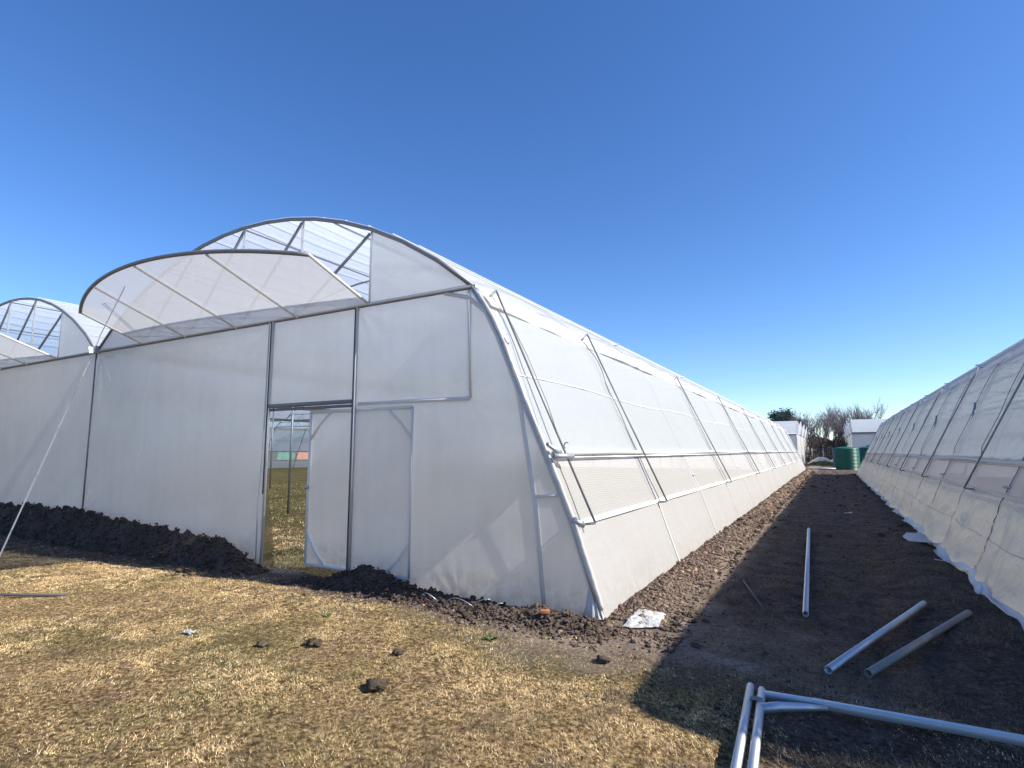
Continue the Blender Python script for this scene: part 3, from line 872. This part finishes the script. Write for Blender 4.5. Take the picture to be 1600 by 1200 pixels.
# ------------------------------------------------------------------ tanks
def tank(x, y, r, h, label, group='green water tanks at the end of the path', dark=False):
    z0 = float(ground_h(x, y)); o = empty('water_tank', (x, y, z0), label, 'water tank', group)
    b = MB(); n = 48; prof_ = []
    k = 15
    for i in range(k * 4 + 1):
        z = h * .92 * i / (k * 4); prof_.append((r + .022 * math.cos(2 * math.pi * i / 4), z))
    for rr, z in prof_:
        for q in range(n):
            a = 2 * math.pi * q / n; b.v.append(Vector((x + rr * math.cos(a), y + rr * math.sin(a), z0 + z)))
    for i in range(len(prof_) - 1):
        for q in range(n):
            q2 = (q + 1) % n; b.f.append((i * n + q, i * n + q2, (i + 1) * n + q2, (i + 1) * n + q))
    b.build('body', M['tank'], o)
    b = MB(); pr = [(r, .92 * h), (r * .97, .95 * h), (r * .75, .985 * h), (r * .4, 1.01 * h), (.28, 1.02 * h), (.0001, 1.02 * h)]
    for rr, z in pr:
        for q in range(n):
            a = 2 * math.pi * q / n; b.v.append(Vector((x + rr * math.cos(a), y + rr * math.sin(a), z0 + z)))
    for i in range(len(pr) - 1):
        for q in range(n):
            q2 = (q + 1) % n; b.f.append((i * n + q, i * n + q2, (i + 1) * n + q2, (i + 1) * n + q))
    b.build('dome', M['tank'], o)
    b = MB(); b.tube([(x, y, z0 + 1.01 * h), (x, y, z0 + 1.06 * h)], .26, 20); b.build('lid', M['tank'], o)
    b = MB(); b.hollow((x - r - .02, y - .1, z0 + .18), (x - r - .16, y - .1, z0 + .18), .03, .008, 10); b.build('outlet', M['rope'], o)
tank(1.05, 57.5, 1.02, 1.95, 'bright green ribbed round water tank, the nearer one at the end of the path')
tank(3.0, 60.5, .95, 2.0, 'dark green water tank half hidden behind the end of the right greenhouse')

# ------------------------------------------------------------------ trees, fence, far things
def bare_tree(x, y, h, seed, label, spread=.55):
    r = random.Random(seed); z0 = float(ground_h(x, y))
    root = empty('bare_tree', (x, y, z0), label, 'tree', 'leafless trees beyond the far greenhouses')
    tr = MB(); cr = MB()
    def grow(p, d, ln, rad, lvl, mb):
        pts = [p]; q = p; n = 3
        for i in range(n):
            d = (d + Vector((r.uniform(-.16, .16), r.uniform(-.16, .16), r.uniform(-.05, .14)))).normalized()
            q = q + d * ln / n; pts.append(q)
        mb.tube(pts, [rad * (1 - .45 * i / n) for i in range(n + 1)], 5 if lvl < 2 else 3, cap=False)
        if lvl >= 5: return
        kids = (5, 4, 4, 4, 3)[lvl]
        for c in range(kids):
            a = r.uniform(0, 6.28); sp = r.uniform(.35, .95) * spread * 1.3
            nd = (d + Vector((math.cos(a) * sp, math.sin(a) * sp, r.uniform(.0, .3)))).normalized()
            st = pts[r.choice((1, 2, 3, 3))] if lvl else pts[r.choice((2, 3))]
            grow(st, nd, ln * r.uniform(.62, .88), max(rad * .52, .012), lvl + 1, cr)
    grow(Vector((x, y, z0 - .05)), Vector((0, 0, 1)), h * .27, h * .028, 0, tr)
    tr.build('trunk', M['bark'], root); cr.build('crown', M['bark'], root)
bt = [(-3.6, 99, 8.2, 'bare tree just right of the far left greenhouse, its twigs starting over the roof edge'),
      (-1.5, 103, 9.2, 'tallest dark bare tree standing in the middle of the gap between the far greenhouses'),
      (.4, 98, 8.0, 'pale bare tree behind the fence, left of the green tank'),
      (2.7, 108, 9.6, 'bare tree rising directly above the left end of the far right greenhouse roof'),
      (4.9, 112, 9.8, 'bare tree above the middle of the far right greenhouse roof'),
      (6.8, 116, 9.8, 'last bare tree on the right, its twigs fading out over the right greenhouse')]
for i, (x, y, h, lb) in enumerate(bt): bare_tree(x, y, h * 1.12, 40 + i, lb)

def leafy(x, y, z0, w, h, n, nm, label, cat, tone, trunk=True, seed=1):
    g_ = np.random.default_rng(seed)
    o = empty(nm, (x, y, z0), label, cat)
    K = 26; cc = np.stack([g_.normal(0, w * .26, K), g_.normal(0, w * .24, K), h * (.35 + .6 * g_.random(K))], -1)
    cc[:, :2] *= (1.25 - .75 * (cc[:, 2:3] / h)) * 1.25
    idx = g_.integers(0, K, n); P = cc[idx] + g_.normal(0, 1, (n, 3)) * np.array((w * .085, w * .085, h * .055))
    d1 = g_.normal(0, 1, (n, 3)); d1[:, 2] = np.abs(d1[:, 2]) * .9; d1 /= np.linalg.norm(d1, axis=1)[:, None]
    d2 = np.cross(d1, g_.normal(0, 1, (n, 3))); d2 /= np.linalg.norm(d2, axis=1)[:, None]
    s = (w * .035) * g_.uniform(.6, 1.5, n)[:, None]
    V = np.stack([P - d2 * s * .35, P + d2 * s * .35, P + d1 * s * 1.6], 1).reshape(-1, 3)
    me = np_mesh('crown', V, np.arange(n * 3).reshape(-1, 3), M['leaf'])
    tn_ = np.array(tone)[None] * g_.uniform(.55, 1.45, (K, 1))[idx] * g_.uniform(.7, 1.3, (n, 1))
    set_col(me, 'Tone', np.repeat(tn_, 3, axis=0)); link_mesh('crown', me, parent=o)
    if trunk:
        b = MB(); b.tube([(x, y, z0), (x + .05, y, z0 + h * .5), (x, y, z0 + h * .85)], [w * .04, w * .03, w * .01], 8)
        for k in range(9):
            c = cc[k]; b.tube([(x, y, z0 + h * (.25 + .05 * k)), (x + c[0], y + c[1], z0 + c[2])], [w * .014, w * .005], 5)
        b.build('trunk', M['bark'], o)
    return o
leafy(-7.2, 112, 0, 6.4, 8.6, 9000, 'evergreen_tree', 'dark blue green evergreen tree rising above the far left greenhouse roof', 'tree', (.05, .08, .075), seed=5)

# scrub: a mass of twigs behind the fence
n = 16000
P = np.stack([rng.uniform(-16, 22, n), rng.uniform(88, 95, n), rng.random(n) ** 1.3 * 2.9], -1)
d = rng.normal(0, .5, (n, 3)); d[:, 2] = 1; L_ = rng.uniform(.25, .8, n)[:, None]; s_ = rng.normal(0, .03, (n, 3))
V = np.stack([P - s_, P + s_, P + d * L_], 1).reshape(-1, 3)
me = np_mesh('scrub', V, np.arange(n * 3).reshape(-1, 3), M['leaf'])
set_col(me, 'Tone', np.repeat(np.array((.065, .055, .055))[None] * rng.uniform(.4, 1.6, (n, 1)), 3, axis=0))
tag(link_mesh('scrub', me), 'dark tangled scrub behind the fence under the bare trees', 'scrub', kind='stuff')
# far treeline all round
n = 30000
ang = rng.uniform(0, 6.283, n); rr = rng.uniform(260, 330, n); tp = 7 * (.35 + vnoise(ang * 30, 0 * ang, 4))
P = np.stack([rr * np.cos(ang), rr * np.sin(ang), tp * rng.random(n) ** .8], -1)
P = np.stack([P + rng.normal(0, 1.4, (n, 3)), P + rng.normal(0, 1.4, (n, 3)), P + rng.normal(0, 1.4, (n, 3))], 1).reshape(-1, 3)
me = np_mesh('distant_wood', P, np.arange(n * 3).reshape(-1, 3), M['leaf'])
set_col(me, 'Tone', np.repeat(np.array((.09, .09, .08))[None] * rng.uniform(.5, 1.4, (n, 1)), 3, axis=0))
tag(link_mesh('distant_wood', me), 'low distant wood along the horizon', 'woodland', kind='stuff')

f = empty('wire_fence', (-4, 84, 0), 'grey wire mesh fence with thin posts in front of the dark scrub', 'fence')
for i in range(26):
    b = MB(); b.tube([(-14 + i * 1.3, 84, -.1), (-14 + i * 1.3, 84, 2.0)], .035, 6); b.build('fence_post', M['steel'], f)
b = MB()
for k in range(9): b.tube([(-14, 84, .15 + .22 * k), (18.5, 84, .15 + .22 * k)], .008, 4)
for k in range(160): b.tube([(-14 + k * .204, 84, .1), (-14 + k * .204, 84, 1.95)], .006, 4)
b.build('wire_mesh', M['steel'], f)

def lump(nm, x, y, wx, wy, h, mat, label, cat, seed, tone=None, kind=None):
    n = 40; A = []
    for i in range(n):
        r_ = []
        for j in range(n):
            a, c = (i / (n - 1) - .5) * 2, (j / (n - 1) - .5) * 2
            q = max(0, 1 - (a * a + c * c)); px, py = x + a * wx, y + c * wy
            z = h * q ** .7 * (1 + 1.3 * float(fbm(px * 1.5 / max(h, .2) * .4, py * 1.5 / max(h, .2) * .4, seed, 4))) - .03
            r_.append((px, py, float(ground_h(px, py)) + z))
        A.append(r_)
    A = np.array(A)
    o = sheet(nm, A, mat, org=(x, y, 0), UV=A[:, :, :2].copy())
    if tone is not None: set_col(o.data, 'Tone', np.array(tone)[None] * (.6 + .8 * vnoise(A[:, :, 0] * 4, A[:, :, 1] * 4, 3).ravel())[:, None])
    return tag(o, label, cat, kind=kind)
lump('grassy_mound', -.7, 74.5, 2.0, 1.3, .45, M['soil'], 'low green and brown mound left of the green tank', 'mound', 5, (.13, .14, .06))
lump('plastic_heap', -1.0, 76.2, 1.7, .7, .85, M['bag'], 'heap of white plastic sheeting on the mound before the fence', 'plastic sheeting', 6)
lump('plastic_heap', .7, 76.8, 1.3, .6, .80, M['bag'], 'smaller white sheeting heap beside the green tank', 'plastic sheeting', 9)
b = MB(); b.tube([(-2.2, 56.3, .10), (-.9, 56.1, .12), (.2, 56.2, .10)], .05, 8)
tag(b.build('white_pipe', M['strap'], org=(-1, 56.2, .1)), 'pale pipe lying across the far end of the path', 'pipe')

# things seen through the door and the net on the far side
def container(x, y, w, h, c, label):
    o = empty('shipping_container', (x, y, 0), label, 'container', 'containers beyond the far side of the front greenhouse')
    mt = plain('painted steel ' + label[:6], c, .6, .3, 1.5)
    b = MB(); nrib = int(w / .15)
    for i in range(nrib):      # corrugated long side, ends and roof
        b.box((x, y - w / 2 + (i + .5) * w / nrib, h / 2 + .1), (1.2 if i % 2 else 1.17, w / nrib / 2, h / 2 - .05))
    b.build('body', mt, o, smooth=False)
    b = MB()
    for sx in (-1, 1):
        for sy in (-1, 1): b.box((x + sx * 1.2, y + sy * w / 2, h / 2 + .1), (.06, .06, h / 2))
    b.box((x, y, .07), (1.24, w / 2, .06)); b.build('frame', mt, o, smooth=False)
    b = MB(); b.box((x + 1.225, y, h / 2 + .1), (.02, .45, h / 2 - .2)); b.build('door', mt, o, smooth=False)
container(-55, 42.6, 2.2, 2.4, (.05, .30, .20), 'green container seen through the net past the open doorway')
container(-56, 46.2, 2.6, 2.5, (.62, .24, .12), 'orange container seen through the net right of the green one')
container(-57, 50.0, 2.6, 2.3, (.16, .17, .20), 'grey container between the orange one and the door edge')
container(-55, 51.3, 1.8, 2.4, (.05, .13, .10), 'dark green container nearest the sliding door edge')

# ------------------------------------------------------------------ loose things near the camera
def gz(x, y): return float(ground_h(x, y))
def pipe(p, q, r, mat, label):
    a = Vector((p[0], p[1], gz(*p) + r + .006)); c = Vector((q[0], q[1], gz(*q) + r + .006))
    m = (a + c) / 2; dz = max(0, gz(m.x, m.y) + r + .004 - m.z); a.z += dz; c.z += dz
    b = MB(); b.hollow(a, c, r, .004); ob = b.build('steel_pipe', mat, org=(a + c) / 2)
    return tag(ob, label, 'pipe')
pipe((-.5, 12.95), (-.32, 6.37), .028, M['bright'], 'long thin galvanised pipe pointing straight up the dark path')
pipe((-.12, 4.86), (.72, 7.19), .029, M['bright'], 'shiny galvanised pipe lying aslant, left of the duller one')
pipe((.13, 4.92), (1.02, 6.83), .029, M['dull'], 'dull weathered pipe lying aslant nearest the right greenhouse')

fr = empty('pipework', (-.5, 3.9, gz(-.5, 3.9)), 'galvanised T shaped frame of twin tubes and crossbar in the bottom right corner', 'steel pipework')
zf = .045 + max(gz(-.5, 3.9), gz(0, 4.1))
b = MB(); b.hollow((-.565, 4.20, zf), (-.50, 3.05, zf + .01), .025, .003); b.build('frame_tube', M['bright'], fr)
b = MB(); b.hollow((-.492, 4.17, zf), (-.425, 3.05, zf + .01), .025, .003); b.build('frame_tube', M['bright'], fr)
b = MB(); b.bar((-.475, 4.105, zf), (-.2, 4.13, zf), .056, .04); b.bar((-.2, 4.13, zf), (1.35, 4.20, zf), .060, .042); b.build('crossbar', M['bright'], fr, bevel=.004)
b = MB(); b.tube([(-.475, 3.88, zf), (-.38, 3.96, zf), (-.25, 4.03, zf), (-.12, 4.085, zf)], [.030, .030, .024, .014], 10); b.build('brace', M['bright'], fr)
b = MB()
for dx in (-.02, 0, .02): b.tube([(-.535, 3.95 + dx, zf + .024), (-.50, 3.95 + dx, zf + .030), (-.465, 3.95 + dx, zf + .024)], .006, 6)
b.build('weld', M['dull'], fr)

# strap from the valley gutter to the ground
b = MB()
P3 = [Vector((-8.25, 3.80, 3.84)), Vector((-10.9, 4.70, 3.60)), Vector((-11.98, 5.10, 3.52)), Vector((-11.2, 4.28, 1.77)), Vector((-10.42, 3.46, .02))]
for a_, c_ in zip(P3[:-1], P3[1:]): b.bar(a_, c_, .030, .004, (1, 1, .2))
tag(b.build('tie_strap', M['strap'], org=(-10.42, 3.46, 0), smooth=False), 'thin white strap running from the roof valley down to the grass at the left', 'strap')

def crumple(nm, pts, seed, label, cat, mat=None, s=1.0, h=.05, fq=1.0):
    """crumpled sheet from an outline grid of (x,y)"""
    (x0, y0), (x1, y1), (x2, y2), (x3, y3) = pts; n = 22; A = []
    for i in range(n):
        r_ = []
        for j in range(n):
            a, c = i / (n - 1), j / (n - 1)
            x = (x0 * (1 - a) + x1 * a) * (1 - c) + (x3 * (1 - a) + x2 * a) * c; y = (y0 * (1 - a) + y1 * a) * (1 - c) + (y3 * (1 - a) + y2 * a) * c
            x += float(fbm(a * 5, c * 5, seed + 9, 3)) * .05 * s; y += float(fbm(a * 5, c * 5, seed + 19, 3)) * .05 * s
            e = math.sin(math.pi * a) * .6 + math.sin(math.pi * c) * .6
            z = h * (.25 + abs(float(fbm(a * 4.5 * fq, c * 4.5 * fq, seed, 4))) * 3.0) * (.35 + e * .6)
            r_.append((x, y, gz(x, y) + .008 + z))
        A.append(r_)
    A = np.array(A); o = sheet(nm, A, mat or M['bag'], org=(x0, y0, 0), UV=A[:, :, :2] * 8)
    return tag(o, label, cat)
crumple('plastic_sheet', [(-1.76, 5.10), (-1.47, 5.28), (-1.50, 5.68), (-1.74, 5.55)], 5, 'crumpled white plastic sheet on the brown soil right of the front corner', 'plastic sheet', s=.5, h=.045, fq=.5)
crumple('plastic_scrap', [(-5.06, 3.00), (-4.95, 3.02), (-4.93, 3.08), (-5.05, 3.07)], 8, 'small white plastic scrap lying on the dry lawn', 'plastic scrap', s=.8, h=.03)
crumple('plastic_scrap', [(.20, 17.1), (.36, 17.15), (.34, 17.3), (.18, 17.25)], 12, 'tiny white scrap far up the dark path beside the long pipe', 'plastic scrap', s=.6, h=.04)
b = MB(); b.bar((1.16, 9.95, gz(1.16, 9.95) + .03), (1.36, 9.85, gz(1.36, 9.85) + .06), .02, .006)
tag(b.build('metal_strip', M['bright'], org=(1.2, 9.9, 0)), 'short bright metal strip poking from under the loose skirt', 'metal strip')

def stick(pts, r, label, nm='stick', cat='stick', mat=None, lift=.012):
    b = MB(); b.tube([(x, y, gz(x, y) + lift + dz) for x, y, dz in pts], r, 6)
    return tag(b.build(nm, mat or M['bark'], org=(pts[0][0], pts[0][1], gz(pts[0][0], pts[0][1]))), label, cat)
stick([(-8.9, 2.35, .01), (-8.3, 2.62, .03), (-7.9, 2.85, .02), (-7.52, 3.15, .0)], .016, 'dark thin stick lying on the dry grass at the left edge', mat=M['rope'])
stick([(-1.06, 7.7, .0), (-.9, 7.05, .02), (-.68, 6.35, .01)], .010, 'thin dark rod lying on the shaded path beside the brown soil', mat=M['rope'])
w = MB()
for x0, x1, h in ((-3.95, -3.70, .10), (-3.62, -3.25, .09), (-3.3, -3.05, .12), (-3.05, -2.9, .10)):
    y = 4.92
    w.tube([(x0 + (x1 - x0) * t, y - .06 * math.sin(t * 3), gz(x0, y) + .02 + h * math.sin(t * math.pi * (.55 + .4 * (x0 < -3.5)))) for t in np.linspace(0, 1, 9)], .0035, 5)
tag(w.build('loose_wire', M['bright'], org=(-3.5, 4.92, 0)), 'thin pale wires curling from the soil at the foot of the end wall', 'wire')

def clod(x, y, r, tone, label, nm='soil_clod', cat='soil clod', group=None):
    k = rng.integers(3, 7); P = np.array([(x + rng.normal(0, r * .5), y + rng.normal(0, r * .5), gz(x, y) + r * .35 + rng.random() * r * .3) for _ in range(k * 5)])
    P[0] = (x, y, gz(x, y) + r * .4); R_ = r * rng.uniform(.22, .6, len(P)); R_[0] = r
    o = clods(P, R_, tones(len(P), tone, .25, 0), nm, org=(x, y, gz(x, y))); return tag(o, label, cat, group)
clod(-2.78, 3.0, .055, (.14, .10, .07), 'dark soil clod sitting on the dry lawn near the bottom middle')
clod(-3.80, 3.37, .05, (.15, .11, .075), 'soil clod left of the middle of the lawn, below the soil heap')
clod(-3.06, 3.55, .035, (.13, .10, .07), 'small soil clod on the lawn between the two larger ones')
clod(-4.15, 3.15, .035, (.17, .13, .09), 'flat brown clod on the lawn right of the white scrap')
clod(-7.60, 4.45, .05, (.32, .22, .15), 'orange brown stone at the shade edge below the long soil heap', 'stone', 'stone')
clod(-7.30, 4.42, .032, (.32, .21, .13), 'smaller tan stone right of the orange brown one', 'stone', 'stone')
clod(-2.03, 4.93, .06, (.30, .21, .14), 'large tan lump on the rubble beside the bright corner', 'stone', 'stone')
clod(-2.28, 4.83, .05, (.20, .14, .10), 'brown lump on the rubble left of the tan one', 'stone', 'stone')
clod(-1.62, 4.23, .04, (.16, .12, .09), 'brown clod on bare soil below the bright corner')
b = MB(); b.box((-2.42, 4.86, gz(-2.42, 4.86) + .115), (.045, .03, .016), .5)
tag(b.build('brick_fragment', plain('brick', (.42, .15, .07), .9, .3, 30), org=(-2.42, 4.86, 0), bevel=.005), 'broken orange brick fragment on the rubble heap', 'brick')

def weed(x, y, r, n, label, tone=(.07, .13, .04)):
    o = empty('weed', (x, y, gz(x, y)), label, 'weed'); V = []; F = []
    for k in range(n):
        a = rng.uniform(0, 6.28); l = r * rng.uniform(.6, 1.2); up = rng.uniform(.15, .8); d_ = np.array((math.cos(a), math.sin(a), up)) * l; s = np.array((-math.sin(a), math.cos(a), 0)) * l * .16
        i = len(V); V += [np.zeros(3), d_ * .5 + s, d_ + np.array((0, 0, -l * .2)), d_ * .5 - s]; F.append((i, i + 1, i + 2, i + 3))
    me = np_mesh('leaves', np.array(V), np.array(F), M['leaf']); set_col(me, 'Tone', np.repeat(np.array(tone)[None] * rng.uniform(.6, 1.4, (n, 1)), 4, axis=0))
    link_mesh('leaves', me, parent=o)
weed(-2.62, 4.22, .07, 26, 'small green weed rosette on the lawn below the soil heap')
weed(-4.35, 4.0, .06, 20, 'pale green weed on the lawn left of the small soil heap', (.12, .16, .06))
weed(-6.18, 6.35, .12, 60, 'bright green leafy weed inside the doorway beside the door', (.08, .22, .05))
weed(-7.45, 4.28, .07, 24, 'green tuft beside the orange brown stone', (.14, .18, .06))

# ------------------------------------------------------------------ dry grass
def blades(n, sampler, nm, label, lo=.025, hi=.07, wid=.0028, dens=None):
    x, y = sampler(n); s, g_, _p = zone(x, y)
    pr = np.clip(1.15 - s * 1.3, .0, 1) * np.clip(-.05 + .9 * vnoise(x * 3.5, y * 3.5, 77) + 1.5 * (vnoise(x * 17, y * 17, 78) - .38), .03, 1)
    k = rng.random(len(x)) < pr; x, y, s, g_ = x[k], y[k], s[k], g_[k]; n = len(x)
    z = ground_h(x, y) - .004
    flow = vnoise(x * 2.5, y * 2.5, 31) * 6.0 + 2.2
    a = 2.4 + 2.2 * (vnoise(x * 1.5, y * 1.5, 31) - .5) + rng.normal(0, .8, n); el = np.abs(rng.normal(.08, .34, n)) + .03
    ln = rng.uniform(lo, hi, n) * (.7 + .6 * vnoise(x * 4, y * 4, 15)); w_ = wid * rng.uniform(.6, 1.5, n) * np.clip(y / 4, .8, 2.0)
    d_ = np.stack([np.cos(a) * np.cos(el), np.sin(a) * np.cos(el), np.sin(el)], -1) * ln[:, None]
    sd = np.stack([-np.sin(a), np.cos(a), rng.normal(0, .5, n)], -1) * w_[:, None]
    P0 = np.stack([x, y, z], -1)
    V = np.stack([P0 - sd, P0 + sd, P0 + d_], 1).reshape(-1, 3)
    me = np_mesh(nm, V, np.arange(n * 3).reshape(-1, 3), M['grass'])
    pal = np.array([(.95, .72, .40), (.80, .55, .27), (.52, .33, .16), (.13, .085, .045), (.36, .31, .11), (.98, .84, .56)])
    gmask = np.clip((vnoise(x * 1.3 + 4, y * 1.3, 5) * .7 + vnoise(x * 4, y * 4, 6) * .3 - .5) * 3.2, 0, 1) * .75 + g_ * .8
    wts = np.stack([.28 - .2 * gmask, .22 - .1 * gmask, .18 + 0 * x, .16 + .1 * gmask, .08 + .55 * gmask, .08 + 0 * x], -1); wts = np.clip(wts, .01, 1); wts /= wts.sum(1)[:, None]
    c = (wts.cumsum(1) > rng.random(n)[:, None]).argmax(1)
    patch = .40 + .75 * vnoise(x * 2.2, y * 2.2, 66) + .75 * vnoise(x * 11, y * 11, 67)
    T_ = pal[c] * (rng.uniform(.55, 1.35, n) * patch)[:, None]
    set_col(me, 'Tone', np.repeat(T_, 3, axis=0))
    return tag(link_mesh(nm, me), label, 'grass', kind='stuff')

def lawn_sampler(n):
    # denser near the camera, wedge that the camera and its neighbours can see
    y = 1.0 + 4.3 * rng.random(n) ** .85; x = -(.0 + (13.5) * rng.random(n) ** 1.25) + 1.2
    k = (x > -3.2 * y - 1.0) & ~((x < -2.1) & (y > 5.2))
    return x[k], y[k]
blades(1600000, lawn_sampler, 'dry_grass', 'short trampled straw coloured grass covering the lawn in front', .013, .034, .0017)
def in_sampler(n):
    y = 5.26 + 14 * rng.random(n) ** 1.6; x = -6.0 - (y - 5) * rng.uniform(.0, 1.35, n) - .4
    return x, y
blades(60000, in_sampler, 'indoor_grass', 'patchy green grass on the floor inside the open doorway', .03, .08, .004)
def sh_sampler(n):
    return rng.uniform(-1.4, 1.5, n), 2.4 + 11 * rng.random(n) ** 1.5
def tufts(n):
    x, y = sh_sampler(n); k = vnoise(x * 3, y * 3, 99) > .52; x, y = x[k], y[k]; n = len(x)
    a = rng.uniform(0, 6.28, n); el = np.abs(rng.normal(.4, .5, n)); ln = rng.uniform(.02, .07, n)
    d_ = np.stack([np.cos(a) * np.cos(el), np.sin(a) * np.cos(el), np.sin(el)], -1) * ln[:, None]
    sd = np.stack([-np.sin(a), np.cos(a), 0 * a], -1) * .0018
    P0 = np.stack([x, y, ground_h(x, y)], -1); V = np.stack([P0 - sd, P0 + sd, P0 + d_], 1).reshape(-1, 3)
    me = np_mesh('sparse_grass', V, np.arange(n * 3).reshape(-1, 3), M['grass'])
    T_ = np.array((.24, .19, .13))[None] * rng.uniform(.4, 1.6, (n, 1)); set_col(me, 'Tone', np.repeat(T_, 3, axis=0))
    tag(link_mesh('sparse_grass', me), 'sparse wisps of dead grass on the shaded soil around the steel frame', 'grass', kind='stuff')
tufts(95000)
